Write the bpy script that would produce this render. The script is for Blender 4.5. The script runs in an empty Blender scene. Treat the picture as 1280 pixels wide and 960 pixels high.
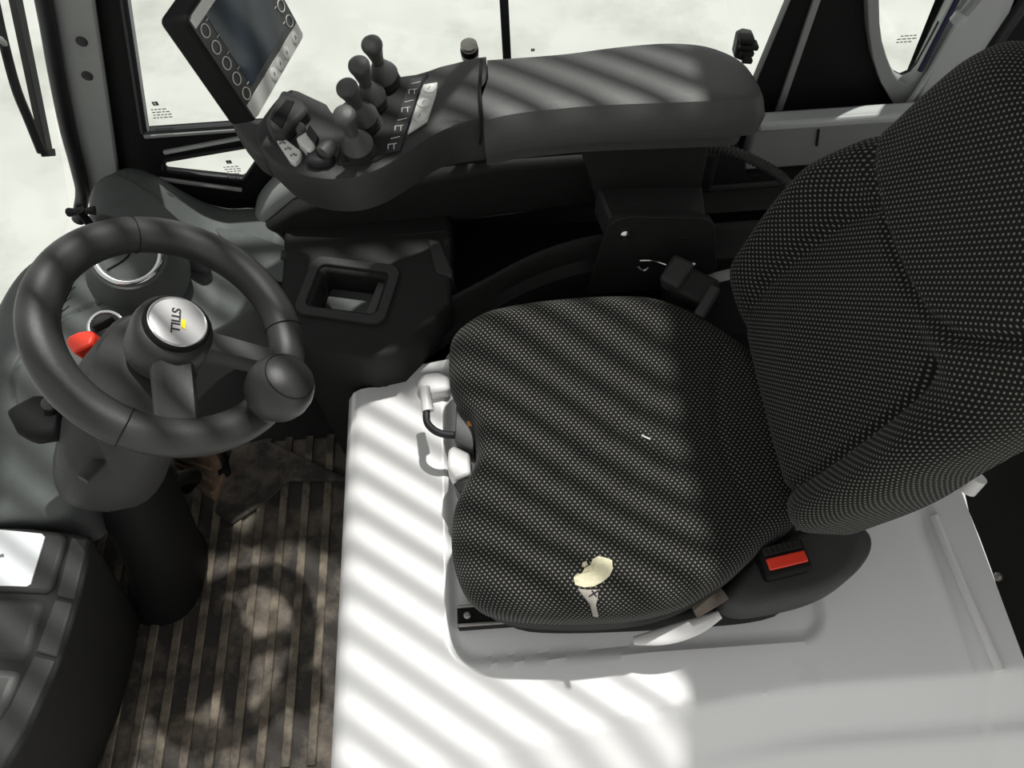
import bpy, bmesh, math, random
from mathutils import Vector, Matrix
random.seed(4)
S = bpy.context.scene
COL = S.collection

# ------------------------------------------------------------------ camera
PITCH, ROLL, FPX = math.radians(60), math.radians(4), 980.0
CAM = Vector((0, 0, 1.45))
FW = Vector((0, math.cos(PITCH), -math.sin(PITCH)))
UP0 = Vector((0, math.sin(PITCH), math.cos(PITCH)))
RT = Vector((1, 0, 0)) * math.cos(ROLL) - UP0 * math.sin(ROLL)
UP = UP0 * math.cos(ROLL) + Vector((1, 0, 0)) * math.sin(ROLL)
cd = bpy.data.cameras.new('camera')
cd.sensor_width = 36.0
cd.lens = FPX / 1280 * 36
cd.clip_start = 0.02
cam = bpy.data.objects.new('camera', cd)
COL.objects.link(cam)
m = Matrix((RT, UP, -FW)).transposed().to_4x4()
m.translation = CAM
cam.matrix_world = m
S.camera = cam

# ------------------------------------------------------------------ light
w = bpy.data.worlds.new('hall_light')
S.world = w
w.use_nodes = True
bg = w.node_tree.nodes['Background']
bg.inputs['Color'].default_value = (1.0, 0.998, 0.985, 1)
bg.inputs['Strength'].default_value = 0.62
sd = bpy.data.lights.new('hall_lamp_light', 'SUN')
sd.energy = 4.3
sd.angle = math.radians(1.4)
sd.color = (1.0, 0.985, 0.95)
sun = bpy.data.objects.new('hall_lamp_light', sd)
COL.objects.link(sun)
SUNV = Vector((0.20, 0.33, 1.0)).normalized()
sun.rotation_euler = SUNV.to_track_quat('Z', 'Y').to_euler()
sun.location = (0.4, 2, 5)
S.view_settings.view_transform = 'Standard'
S.view_settings.look = 'None'
S.view_settings.gamma = 1.0
S.view_settings.use_curve_mapping = False
S.view_settings.exposure = 0.0

# ------------------------------------------------------------------ helpers
def P(px, py, **k):
    """point of the place seen at a photo pixel, on a plane X=, Y= or Z="""
    d = FW + RT * ((px - 640) / FPX) - UP * ((py - 480) / FPX)
    (a, v), = k.items()
    if a == 'D':
        return CAM + d * v
    i = 'XYZ'.index(a)
    return CAM + d * ((v - CAM[i]) / d[i])

MATS = {}
def mat(name, col, rough=0.5, metal=0.0, noise=0.0, nscale=40, bump=0.0, bscale=300, spec=0.5, coat=0.0, dirt=None, dscale=6, dlo=.5, dhi=.75):
    if name in MATS:
        return MATS[name]
    mt = bpy.data.materials.new(name)
    mt.use_nodes = True
    nt = mt.node_tree
    b = nt.nodes['Principled BSDF']
    b.inputs['Roughness'].default_value = rough
    b.inputs['Metallic'].default_value = metal
    b.inputs['Specular IOR Level'].default_value = spec
    b.inputs['Coat Weight'].default_value = coat
    tc = nt.nodes.new('ShaderNodeTexCoord')
    c = (*col, 1)
    nz = nt.nodes.new('ShaderNodeTexNoise')
    nz.inputs['Scale'].default_value = nscale
    nz.inputs['Detail'].default_value = 4
    nt.links.new(tc.outputs['Object'], nz.inputs['Vector'])
    mx = nt.nodes.new('ShaderNodeMix')
    mx.data_type = 'RGBA'
    mx.inputs['A'].default_value = tuple(x * (1 - noise) for x in col) + (1,)
    mx.inputs['B'].default_value = tuple(min(1, x * (1 + noise)) for x in col) + (1,)
    nt.links.new(nz.outputs['Fac'], mx.inputs['Factor'])
    out = mx.outputs['Result']
    if dirt:
        n2 = nt.nodes.new('ShaderNodeTexNoise')
        n2.inputs['Scale'].default_value = dscale
        n2.inputs['Detail'].default_value = 6
        n2.inputs['Roughness'].default_value = .65
        nt.links.new(tc.outputs['Object'], n2.inputs['Vector'])
        mr = nt.nodes.new('ShaderNodeMapRange')
        mr.inputs['From Min'].default_value = dlo
        mr.inputs['From Max'].default_value = dhi
        nt.links.new(n2.outputs['Fac'], mr.inputs['Value'])
        m2 = nt.nodes.new('ShaderNodeMix')
        m2.data_type = 'RGBA'
        m2.inputs['B'].default_value = (*dirt, 1)
        nt.links.new(out, m2.inputs['A'])
        nt.links.new(mr.outputs['Result'], m2.inputs['Factor'])
        out = m2.outputs['Result']
    nt.links.new(out, b.inputs['Base Color'])
    if bump:
        n3 = nt.nodes.new('ShaderNodeTexNoise')
        n3.inputs['Scale'].default_value = bscale
        n3.inputs['Detail'].default_value = 2
        nt.links.new(tc.outputs['Object'], n3.inputs['Vector'])
        bp = nt.nodes.new('ShaderNodeBump')
        bp.inputs['Strength'].default_value = bump
        bp.inputs['Distance'].default_value = 0.002
        nt.links.new(n3.outputs['Fac'], bp.inputs['Height'])
        nt.links.new(bp.outputs['Normal'], b.inputs['Normal'])
    MATS[name] = mt
    return mt

def glass_mat(name, tint=(1, 1, 1), gloss=0.05):
    mt = bpy.data.materials.new(name)
    mt.use_nodes = True
    nt = mt.node_tree
    nt.nodes.clear()
    o = nt.nodes.new('ShaderNodeOutputMaterial')
    t = nt.nodes.new('ShaderNodeBsdfTransparent')
    t.inputs[0].default_value = (*tint, 1)
    g = nt.nodes.new('ShaderNodeBsdfGlossy')
    g.inputs['Roughness'].default_value = 0.02
    mx = nt.nodes.new('ShaderNodeMixShader')
    mx.inputs[0].default_value = gloss
    nt.links.new(t.outputs[0], mx.inputs[1])
    nt.links.new(g.outputs[0], mx.inputs[2])
    nt.links.new(mx.outputs[0], o.inputs[0])
    MATS[name] = mt
    return mt

def fabric_mat(name, pitch):
    mt = bpy.data.materials.new(name)
    mt.use_nodes = True
    nt = mt.node_tree
    N, Lk = nt.nodes, nt.links
    b = N['Principled BSDF']
    b.inputs['Roughness'].default_value = 0.9
    b.inputs['Specular IOR Level'].default_value = 0.15
    b.inputs['Sheen Weight'].default_value = 0.05
    tc = N.new('ShaderNodeTexCoord')
    def dots(off):
        mp = N.new('ShaderNodeMapping')
        mp.inputs['Scale'].default_value = (1 / pitch, 0.75 / pitch, 1)
        mp.inputs['Location'].default_value = (off, off, 0)
        Lk.new(tc.outputs['UV'], mp.inputs['Vector'])
        fr = N.new('ShaderNodeVectorMath'); fr.operation = 'FRACTION'
        Lk.new(mp.outputs['Vector'], fr.inputs[0])
        sb = N.new('ShaderNodeVectorMath'); sb.operation = 'SUBTRACT'
        sb.inputs[1].default_value = (.5, .5, 0)
        Lk.new(fr.outputs[0], sb.inputs[0])
        sc = N.new('ShaderNodeVectorMath'); sc.operation = 'MULTIPLY'
        sc.inputs[1].default_value = (1, 1.33, 0)
        Lk.new(sb.outputs[0], sc.inputs[0])
        ln = N.new('ShaderNodeVectorMath'); ln.operation = 'LENGTH'
        Lk.new(sc.outputs[0], ln.inputs[0])
        mr = N.new('ShaderNodeMapRange')
        mr.inputs['From Min'].default_value = 0.235
        mr.inputs['From Max'].default_value = 0.10
        Lk.new(ln.outputs['Value'], mr.inputs['Value'])
        return mr.outputs['Result']
    mxm = N.new('ShaderNodeMath'); mxm.operation = 'MAXIMUM'
    Lk.new(dots(0), mxm.inputs[0]); Lk.new(dots(0.5), mxm.inputs[1])
    nz = N.new('ShaderNodeTexNoise'); nz.inputs['Scale'].default_value = 9
    nz.inputs['Detail'].default_value = 3
    Lk.new(tc.outputs['UV'], nz.inputs['Vector'])
    base = N.new('ShaderNodeMix'); base.data_type = 'RGBA'
    base.inputs['A'].default_value = (0.0085, 0.0085, 0.008, 1)
    base.inputs['B'].default_value = (0.015, 0.0145, 0.012, 1)
    Lk.new(nz.outputs['Fac'], base.inputs['Factor'])
    mx = N.new('ShaderNodeMix'); mx.data_type = 'RGBA'
    mx.inputs['B'].default_value = (0.22, 0.22, 0.20, 1)
    Lk.new(base.outputs['Result'], mx.inputs['A'])
    Lk.new(mxm.outputs[0], mx.inputs['Factor'])
    Lk.new(mx.outputs['Result'], b.inputs['Base Color'])
    n2 = N.new('ShaderNodeTexNoise'); n2.inputs['Scale'].default_value = 900
    Lk.new(tc.outputs['UV'], n2.inputs['Vector'])
    bp = N.new('ShaderNodeBump'); bp.inputs['Strength'].default_value = .3
    bp.inputs['Distance'].default_value = .001
    Lk.new(n2.outputs['Fac'], bp.inputs['Height'])
    Lk.new(bp.outputs['Normal'], b.inputs['Normal'])
    MATS[name] = mt
    return mt

BLACK = mat('black_plastic', (0.020, 0.020, 0.019), .6, noise=.15, bump=.25, bscale=900, spec=.22)
DEEP = mat('deep_black_plastic', (0.008, 0.008, 0.008), .65, noise=.15, bump=.2, bscale=700, spec=.18)
DKGREY = mat('dark_grey_plastic', (0.036, 0.036, 0.035), .52, noise=.15, bump=.3, bscale=900, spec=.35)
ARMG = mat('armrest_grey', (0.064, 0.064, 0.062), .45, noise=.12, bump=.25, bscale=1100)
DASH = mat('dash_grey_plastic', (0.092, 0.099, 0.095), .5, noise=.15, bump=.25, bscale=900, spec=.35)
PAINTG = mat('grey_painted_steel', (0.27, 0.28, 0.27), .4, noise=.06, nscale=8, dirt=(.17, .165, .15), dlo=.55, dhi=.9)
LTGREY = mat('light_grey_paint', (0.46, 0.475, 0.465), .35, noise=.04)
WHITE = mat('white_hood_paint', (0.84, 0.835, 0.825), .28, noise=.03, nscale=5, coat=.25, dirt=(.66, .645, .63), dscale=5, dlo=.56, dhi=.85)
WHITEP = mat('white_plastic', (0.72, 0.71, 0.69), .4, noise=.04)
PAPER = mat('white_card', (0.85, 0.86, 0.88), .6, noise=.02)
CHROME = mat('chrome', (0.75, 0.75, 0.74), .18, metal=1)
STEEL = mat('worn_steel', (0.38, 0.36, 0.33), .4, metal=.8, noise=.3, nscale=60)
RED = mat('red_plastic', (0.80, 0.045, 0.02), .4)
YELL = mat('yellow_print', (0.9, 0.72, 0.0), .5)
INK = mat('black_print', (0.012, 0.012, 0.014), .6)
SILVER = mat('silver_badge', (0.62, 0.61, 0.61), .32, metal=.35, noise=.05)
FOAM = mat('torn_foam', (0.70, 0.66, 0.46), .9, noise=.25, nscale=90, bump=.9, bscale=260)
FOAMD = mat('torn_backing', (0.36, 0.33, 0.29), .9, noise=.35, nscale=120, bump=.7, bscale=260)
WHEELM = mat('wheel_leather_grain', (0.030, 0.030, 0.029), .42, noise=.12, bump=.2, bscale=1200, spec=.5)
RUBBER = mat('rubber_mat', (0.045, 0.039, 0.033), .75, noise=.3, nscale=30, bump=.5, bscale=120, dirt=(.22, .185, .145), dscale=9, dlo=.46, dhi=.66)
RIBM = mat('mat_rib_rubber', (0.078, 0.065, 0.050), .7, noise=.3, nscale=40, bump=.4, bscale=140, dirt=(.30, .25, .185), dscale=14, dlo=.42, dhi=.66)
RUSTY = mat('worn_pedal_rubber', (0.22, 0.15, 0.10), .8, noise=.5, nscale=70, bump=.5, bscale=200)
SEAL = mat('window_rubber', (0.008, 0.008, 0.010), .5, noise=.1)
CONC = mat('concrete', (0.48, 0.485, 0.455), .75, noise=.16, nscale=2.6, bump=.2, bscale=30, dirt=(.33, .335, .305), dscale=1.4, dlo=.48, dhi=.70)
SCREEN = mat('display_glass', (0.030, 0.040, 0.052), .12, noise=.35, nscale=14)
BEZEL = mat('display_face', (0.045, 0.045, 0.045), .4)
STRIP = mat('key_strip', (0.56, 0.56, 0.53), .4, noise=.03)
PALE = mat('pale_icon', (0.62, 0.62, 0.58), .5)
LIGHTK = mat('light_key', (0.68, 0.68, 0.65), .4)
GLASS = glass_mat('window_glass', (.97, .985, .975), .03)
MARK = mat('grey_print', (0.16, 0.16, 0.16), .6)
BEIGE = mat('beige_strap', (0.12, 0.10, 0.08), .85, noise=.3, nscale=80)
ORANGE = mat('orange_lens', (0.75, 0.33, 0.10), .4)
FAB = fabric_mat('dotted_seat_fabric', 0.0066)

def link(name, me, mt=None, parent=None):
    o = bpy.data.objects.new(name, me)
    COL.objects.link(o)
    if mt is not None:
        me.materials.append(mt)
    if parent is not None:
        o.parent = parent
        o.matrix_parent_inverse = Matrix.Translation(-parent.location)
    return o

def mesh(name, verts, faces, mt, parent=None, smooth=40, uvs=None, bevel=0, seg=2):
    me = bpy.data.meshes.new(name)
    me.from_pydata([tuple(v) for v in verts], [], faces)
    if uvs:
        ul = me.uv_layers.new(name='UVMap')
        for lp in me.loops:
            ul.data[lp.index].uv = uvs[lp.vertex_index]
    bm = bmesh.new(); bm.from_mesh(me)
    bmesh.ops.recalc_face_normals(bm, faces=bm.faces)
    bm.to_mesh(me); bm.free()
    if smooth:
        for p in me.polygons: p.use_smooth = True
        if smooth < 180:
            me.set_sharp_from_angle(angle=math.radians(smooth))
    o = link(name, me, mt, parent)
    if bevel:
        b = o.modifiers.new('bevel', 'BEVEL')
        b.width = bevel; b.segments = seg; b.limit_method = 'ANGLE'
        b.angle_limit = math.radians(32)
        b.use_clamp_overlap = True
        b.harden_normals = False
    return o

def thing(name, label, cat, loc=(0, 0, 0), group=None):
    o = bpy.data.objects.new(name, None)
    COL.objects.link(o)
    o.empty_display_size = .05
    o.location = loc
    return tag(o, label, cat, group)

def tag(o, label, cat, group=None):
    o['label'] = label; o['category'] = cat
    if group: o['group'] = group
    return o

def struct(o, label=None):
    o['kind'] = 'structure'
    if label: o['label'] = label
    return o

def prism(name, top, off, mt, parent=None, bevel=0, seg=2, smooth=40, scale=1.0):
    """closed polygon of 3D points pushed along off"""
    top = [Vector(p) for p in top]
    off = Vector(off)
    c = sum(top, Vector()) / len(top)
    n = len(top)
    vs = top + [c + (p - c) * scale + off for p in top]
    fs = [list(range(n)), list(range(2 * n - 1, n - 1, -1))]
    fs += [[i, (i + 1) % n, n + (i + 1) % n, n + i] for i in range(n)]
    return mesh(name, vs, fs, mt, parent, smooth, None, bevel, seg)

def box(name, c, size, mt, parent=None, rot=None, bevel=0, seg=2):
    c = Vector(c)
    sx, sy, sz = [s / 2 for s in size]
    R = rot if rot is not None else Matrix.Identity(3)
    t = [c + R @ Vector(p) for p in ((-sx, -sy, sz), (sx, -sy, sz), (sx, sy, sz), (-sx, sy, sz))]
    return prism(name, t, R @ Vector((0, 0, -2 * sz)), mt, parent, bevel, seg)

def frame(n, ref=(1, 0, 0)):
    n = Vector(n).normalized()
    a = Vector(ref) - n * Vector(ref).dot(n)
    a.normalize()
    return Matrix((a, n.cross(a), n)).transposed()

def lathe(name, prof, o, n, mt, parent=None, seg=32, ref=(1, 0, 0), smooth=40, sy=1.0):
    F = frame(n, ref); o = Vector(o)
    vs, fs = [], []
    for r, h in prof:
        for i in range(seg):
            t = 2 * math.pi * i / seg
            vs.append(o + F @ Vector((r * math.cos(t), sy * r * math.sin(t), h)))
    for k in range(len(prof) - 1):
        for i in range(seg):
            j = (i + 1) % seg
            fs.append([k * seg + i, k * seg + j, (k + 1) * seg + j, (k + 1) * seg + i])
    fs.append(list(range(seg)))
    fs.append(list(range((len(prof) - 1) * seg, len(prof) * seg)))
    return mesh(name, vs, fs, mt, parent, smooth)

def torus(name, o, n, R, r, mt, parent=None, seg=48, rs=12, sy=1.0, squash=1.0, ref=(1, 0, 0)):
    F = frame(n, ref); o = Vector(o)
    vs, fs = [], []
    for i in range(seg):
        t = 2 * math.pi * i / seg
        for j in range(rs):
            u = 2 * math.pi * j / rs
            q = R + r * math.cos(u)
            vs.append(o + F @ Vector((q * math.cos(t), sy * q * math.sin(t), r * squash * math.sin(u))))
            fs.append([i * rs + j, ((i + 1) % seg) * rs + j, ((i + 1) % seg) * rs + (j + 1) % rs, i * rs + (j + 1) % rs])
    return mesh(name, vs, fs, mt, parent, 180)

def crv(pts, n, closed=False):
    """Catmull-Rom resample by arc length"""
    pts = [Vector(p) for p in pts]
    N = len(pts)
    out = []
    segs = N if closed else N - 1
    for i in range(segs):
        if closed:
            a, b, c, d = pts[(i - 1) % N], pts[i], pts[(i + 1) % N], pts[(i + 2) % N]
        else:
            a, b, c, d = pts[max(i - 1, 0)], pts[i], pts[i + 1], pts[min(i + 2, N - 1)]
        for k in range(16):
            t = k / 16
            out.append(.5 * ((2 * b) + (c - a) * t + (2 * a - 5 * b + 4 * c - d) * t * t + (3 * b - a - 3 * c + d) * t ** 3))
    out.append(pts[0] if closed else pts[-1])
    ln = [0]
    for i in range(1, len(out)):
        ln.append(ln[-1] + (out[i] - out[i - 1]).length)
    tot = ln[-1]; res = []; j = 0
    cnt = n if closed else n - 1
    for k in range(n):
        s = tot * k / cnt
        while j < len(ln) - 2 and ln[j + 1] < s: j += 1
        f = (s - ln[j]) / max(1e-9, ln[j + 1] - ln[j])
        res.append(out[j].lerp(out[j + 1], min(1, f)))
    return res

def tube(name, pts, r, mt, parent=None, n=24, seg=12, flat=1.0, ref=(0, 0, 1), raw=False, smooth=40):
    p = [Vector(q) for q in pts] if raw else crv(pts, n)
    n = len(p)
    rr = r if callable(r) else (lambda t: r)
    vs, fs = [], []
    for i in range(n):
        t = (p[min(i + 1, n - 1)] - p[max(i - 1, 0)]).normalized()
        F = frame(t, ref)
        q = rr(i / (n - 1))
        for j in range(seg):
            u = 2 * math.pi * j / seg
            vs.append(p[i] + F @ Vector((q * math.cos(u) * flat, q * math.sin(u), 0)))
    for i in range(n - 1):
        for j in range(seg):
            k = (j + 1) % seg
            fs.append([i * seg + j, i * seg + k, (i + 1) * seg + k, (i + 1) * seg + j])
    fs.append(list(range(seg))); fs.append(list(range((n - 1) * seg, n * seg)))
    return mesh(name, vs, fs, mt, parent, smooth)

def loft(name, rings, mt, parent=None, smooth=50, cap=True):
    n = len(rings[0]); vs = [v for r in rings for v in r]; fs = []
    for k in range(len(rings) - 1):
        for i in range(n):
            j = (i + 1) % n
            fs.append([k * n + i, k * n + j, (k + 1) * n + j, (k + 1) * n + i])
    if cap:
        fs.append(list(range(n))); fs.append(list(range((len(rings) - 1) * n, len(rings) * n)))
    return mesh(name, vs, fs, mt, parent, smooth)

def sstep(a, b, x):
    t = max(0, min(1, (x - a) / (b - a)))
    return t * t * (3 - 2 * t)

def seg_dist(p, poly):
    best = 9
    for a, b in zip(poly, poly[1:]):
        ax, ay = a; bx, by = b
        dx, dy = bx - ax, by - ay
        t = max(0, min(1, ((p[0] - ax) * dx + (p[1] - ay) * dy) / (dx * dx + dy * dy)))
        best = min(best, math.hypot(p[0] - ax - t * dx, p[1] - ay - t * dy))
    return best

def pad(name, outline, top, bottom, er, M, mt, parent=None, n=120, rings=36, centre=None, smooth=180, kr=6, resample=True, undercut=0.0):
    """soft body: closed outline in (u,v), top(u,v) height, rounded rim, M maps (u,v,w) to the place"""
    ol = crv([(a, b, 0) for a, b in outline], n, True) if resample else [Vector((a, b, 0)) for a, b in outline]
    n = len(ol)
    c = Vector((*centre, 0)) if centre else sum(ol, Vector()) / n
    mr = sum((q - c).length for q in ol) / n
    vs, uv = [], []
    def ring(s, wf, ext):
        for q in ol:
            x = c + (q - c) * s
            wz = wf(x.x, x.y)
            vs.append(M(x.x, x.y, wz))
            e = x + (q - c).normalized() * max(0, top(x.x, x.y) - wz)
            uv.append((e.x, e.y))
    tb = top(*ol[0].xy) - bottom
    ring(1 - undercut / mr, lambda a, b: bottom, tb)
    ring(1, lambda a, b: bottom + .35 * max(.001, top(a, b) - er - bottom), tb * .6)
    for k in range(kr + 1):
        t = math.pi / 2 * k / kr
        ins = er * (1 - math.cos(t)); dr = er * (1 - math.sin(t))
        ring(1 - ins / mr, lambda a, b, dr=dr: top(a, b) - dr, dr)
    s0 = 1 - er / mr
    for k in range(1, rings):
        s = s0 * (1 - k / rings)
        ring(s, top, 0)
    vs.append(M(c.x, c.y, top(c.x, c.y))); uv.append((c.x, c.y))
    R = (len(vs) - 1) // n
    fs = [list(range(n))]
    for k in range(R - 1):
        for i in range(n):
            j = (i + 1) % n
            fs.append([k * n + i, k * n + j, (k + 1) * n + j, (k + 1) * n + i])
    for i in range(n):
        fs.append([(R - 1) * n + i, (R - 1) * n + (i + 1) % n, R * n])
    return mesh(name, vs, fs, mt, parent, smooth, uv)

def plate(name, outer, holes, org, ax, ay, depth, mt, parent=None, bevel=0.0):
    """flat sheet with real openings; 2D loops in the frame org + ax*u + ay*v, depth along ax x ay"""
    cu = bpy.data.curves.new(name, 'CURVE')
    cu.dimensions = '2D'; cu.fill_mode = 'BOTH'; cu.extrude = depth / 2
    cu.bevel_depth = bevel; cu.bevel_resolution = 1
    for lp in [outer] + holes:
        sp = cu.splines.new('POLY')
        sp.points.add(len(lp) - 1)
        for q, (a, b) in zip(sp.points, lp): q.co = (a, b, 0, 1)
        sp.use_cyclic_u = True
    tmp = bpy.data.objects.new('tmp', cu)
    COL.objects.link(tmp)
    bpy.context.view_layer.update()
    me = bpy.data.meshes.new_from_object(tmp.evaluated_get(bpy.context.evaluated_depsgraph_get()))
    bpy.data.objects.remove(tmp); bpy.data.curves.remove(cu)
    me.name = name
    me.materials.clear()
    ax, ay = Vector(ax).normalized(), Vector(ay).normalized()
    T = Matrix((ax, ay, ax.cross(ay))).transposed().to_4x4()
    T.translation = Vector(org)
    me.transform(T)
    bm = bmesh.new(); bm.from_mesh(me)
    bmesh.ops.remove_doubles(bm, verts=bm.verts, dist=1e-5)
    bmesh.ops.recalc_face_normals(bm, faces=bm.faces)
    bm.to_mesh(me); bm.free()
    return link(name, me, mt, parent)

def rrect(u0, v0, u1, v1, r, k=5):
    out = []
    for cx, cy, a in ((u1 - r, v1 - r, 0), (u0 + r, v1 - r, 90), (u0 + r, v0 + r, 180), (u1 - r, v0 + r, 270)):
        for i in range(k + 1):
            t = math.radians(a + 90 * i / k)
            out.append((cx + r * math.cos(t), cy + r * math.sin(t)))
    return out

def text(name, body, size, org, ax, ay, mt, parent=None, depth=.0004, shear=0, sx=1.0, align='CENTER'):
    cu = bpy.data.curves.new(name, 'FONT')
    cu.body = body; cu.size = size; cu.extrude = depth; cu.shear = shear
    cu.align_x = align; cu.align_y = 'CENTER'; cu.offset = size * .012
    tmp = bpy.data.objects.new('tmp', cu); COL.objects.link(tmp)
    bpy.context.view_layer.update()
    me = bpy.data.meshes.new_from_object(tmp.evaluated_get(bpy.context.evaluated_depsgraph_get()))
    bpy.data.objects.remove(tmp); bpy.data.curves.remove(cu)
    me.name = name; me.materials.clear()
    ax, ay = Vector(ax).normalized(), Vector(ay).normalized()
    T = Matrix((ax, ay, ax.cross(ay))).transposed().to_4x4() @ Matrix.Diagonal((sx, 1, 1, 1))
    T.translation = Vector(org)
    me.transform(T)
    return link(name, me, mt, parent)

XY = lambda u, v, w_: Vector((u, v, w_))

# ------------------------------------------------------------------ setting
GZ = -0.75
fl = mesh('floor', [(-9, -6, GZ), (9, -6, GZ), (9, 14, GZ), (-9, 14, GZ)], [[0, 1, 2, 3]], CONC, smooth=0)
struct(fl, 'pale stained concrete hall floor outside the cab')

# right side wall of the cab with its window openings (plane Y = 1.0)
WY = 1.0
def wp(px, py):
    p = P(px, py, Y=WY)
    return (p.x, p.z)
wl = wp(180, 164)
lean = (wp(155, 0)[0] - wl[0]) / (wp(155, 0)[1] - wl[1])
ZT = 1.5
def lx(z): return wl[0] + (z - wl[1]) * lean
rb = wp(935, 120); rt = wp(985, 0)
rlean = (rt[0] - rb[0]) / (rt[1] - rb[1])
bz = wl[1]
win1 = [wl, (rb[0] + (bz - rb[1]) * rlean, bz), (rb[0] + (1.38 - rb[1]) * rlean, 1.38), (lx(1.38), 1.38)]
tri = [wp(*q) for q in ((204, 205), (207, 200), (306, 183), (310, 184), (323, 199), (307, 222), (303, 224), (209, 214), (205, 211))]
ov_px = [(1092, -10), (1093, 20), (1096, 42), (1102, 62), (1110, 82), (1117, 92), (1127, 97), (1139, 92), (1148, 82), (1165, 51), (1192, 0)]
ov = [wp(*q) for q in ov_px]
ovtop = ov[-1]
ov_full = ov + [(ovtop[0] + .03, ovtop[1] + .12), (ovtop[0] + .02, ovtop[1] + .2), (ovtop[0] - .03, ovtop[1] + .24), (ov[0][0] + .04, ov[0][1] + .24), (ov[0][0], ov[0][1] + .19), (ov[0][0] - .006, ov[0][1] + .1)]
A0 = wp(118, 0); A1 = wp(150, 215)
al = (A0[0] - A1[0]) / (A0[1] - A1[1])
outer = [(A1[0] - .02, .0), (1.15, .0), (1.15, ZT), (A1[0] + al * (ZT - A1[1]), ZT), (A1[0] - .01, A1[1])]
wall = plate('wall_right', outer, [win1, tri, ov_full], (0, WY + .006, 0), (1, 0, 0), (0, 0, 1), .010, DEEP)
struct(wall, 'black right side wall of the cab with window openings')
# thin lines on the black wall
for a, b, wd, mt_ in (((1020, 0), (968, 152), .011, PAINTG), ((205, 190), (300, 172), .006, LTGREY)):
    p, q = Vector((*wp(*a), 0)), Vector((*wp(*b), 0))
    d = (q - p).normalized(); s = Vector((-d.y, d.x, 0)) * wd / 2
    if a[1] == 0: p = p - d * .5
    prism('frame_strip', [Vector((k.x, WY + .002, k.y)) for k in (p + s, q + s, q - s, p - s)], (0, -.006, 0), mt_, wall, bevel=.001)

def window(name, label, loop, y=WY + .003):
    g = struct(prism(name, [Vector((a, y, b)) for a, b in loop], (0, .005, 0), GLASS, None, smooth=0), label)
    return g
w1 = window('window_1', 'large clear side window beside the armrest', win1)
w2 = window('window_2', 'small wedge-shaped lower side window', tri)
w3 = window('window_3', 'rounded rear side window behind the seat', ov_full)
# window seal edges
def rim_loop(name, loop, y, wid, mt_, parent, closed=True):
    pts = [Vector((a, y, b)) for a, b in loop]
    if closed: pts = pts + [pts[0]]
    return tube(name, pts, wid, mt_, parent, raw=True, seg=8)
rim_loop('seal', win1, WY - .002, .006, SEAL, w1)
tube('bright_edge', [Vector((win1[3][0] + .008, WY - .004, win1[3][1])), Vector((win1[0][0] + .008, WY - .004, win1[0][1]))], .0022, LTGREY, w1, raw=True, seg=6)
tube('bright_edge', [Vector((win1[0][0], WY - .006, bz - .004)), Vector((0.0, WY - .006, bz - .004))], .0045, PAINTG, w1, raw=True, seg=6)
tube('bright_edge', [Vector((win1[1][0] - .004, WY - .006, bz)), Vector((win1[2][0] - .004, WY - .006, 1.38))], .0045, PAINTG, w1, raw=True, seg=6)
# sliding window post
a, b = wp(634, 75), wp(630, 0)
dx = (b[0] - a[0]) / (b[1] - a[1])
prism('window_post', [Vector((a[0] + (z - a[1]) * dx + s, WY - .004, z)) for z, s in ((bz, -.006), (bz, .006), (1.38, .006), (1.38, -.006))], (0, .03, 0), SEAL, w1)
rim_loop('seal', tri, WY + .0, .004, SEAL, w2)
q0, q1 = wp(200, 220), wp(303, 234)
tube('bright_edge', [Vector((q0[0], WY - .006, q0[1])), Vector((q1[0], WY - .006, q1[1]))], .004, PAINTG, w2, raw=True, seg=6)
# printed marks on the panes
def pane_mark(parent, px, py, sc=1.0, logo=True, rows=4):
    p = P(px, py, Y=WY + .002)
    if logo:
        prism('print_mark', [p + Vector((x * sc, 0, z * sc)) for x, z in ((-.0045, .003), (.0045, .003), (.0045, -.004), (-.0045, -.004))], (0, -.0008, 0), INK, parent, smooth=0)
        prism('print_mark', [p + Vector((x * sc, -.0012, z * sc)) for x, z in ((-.0025, .0012), (.001, .002), (.0025, -.001), (-.001, -.002))], (0, -.0006, 0), PALE, parent, smooth=0)
    rr = random.Random(px)
    for k in range(rows):
        z = -.012 - k * .0055
        x = -.014 + rr.uniform(-.002, .003)
        e = .014 + rr.uniform(-.004, .003)
        while x < e:
            l = rr.uniform(.003, .007)
            prism('print_mark', [p + Vector((c * sc, 0, d * sc)) for c, d in ((x, z + .0008), (x + l, z + .0008), (x + l, z - .0008), (x, z - .0008))], (0, -.0006, 0), MARK, parent, smooth=0)
            x += l + .002
pane_mark(w1, 194, 129, .95)
pane_mark(w2, 286, 202, .95)
pane_mark(w1, 666, 62, .6, rows=0)
pane_mark(w3, 1139, 36, .95, logo=False, rows=3)

# rear side: grey ring round the oval window, rear pillar, sill rail
ringout_px = [(1081, -10), (1083, 30), (1088, 62), (1098, 92), (1112, 116), (1130, 136), (1146, 122), (1158, 96), (1178, 60), (1212, 0)]
ro = [wp(*q) for q in ringout_px]
ro_full = ro + [(ro[-1][0] + .03, ro[-1][1] + .14), (ro[-1][0] + .02, ro[-1][1] + .24), (ro[-1][0] - .05, ro[-1][1] + .28), (ro[0][0] + .03, ro[0][1] + .27), (ro[0][0] - .01, ro[0][1] + .2), (ro[0][0] - .015, ro[0][1] + .1)]
t3 = struct(plate('trim_3', ro_full, [ov_full], (0, WY - .008, 0), (1, 0, 0), (0, 0, 1), .02, PAINTG, bevel=.002), 'grey frame ring round the rear side window')
a, b = P(1150, 88, Y=WY - .02), P(1196, 0, Y=WY - .02)
tube('blue_edge', [a, a + (b - a) * 2.5], .0045, mat('blue_black_rubber', (.012, .014, .05), .4), w3, raw=True, seg=6)
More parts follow.
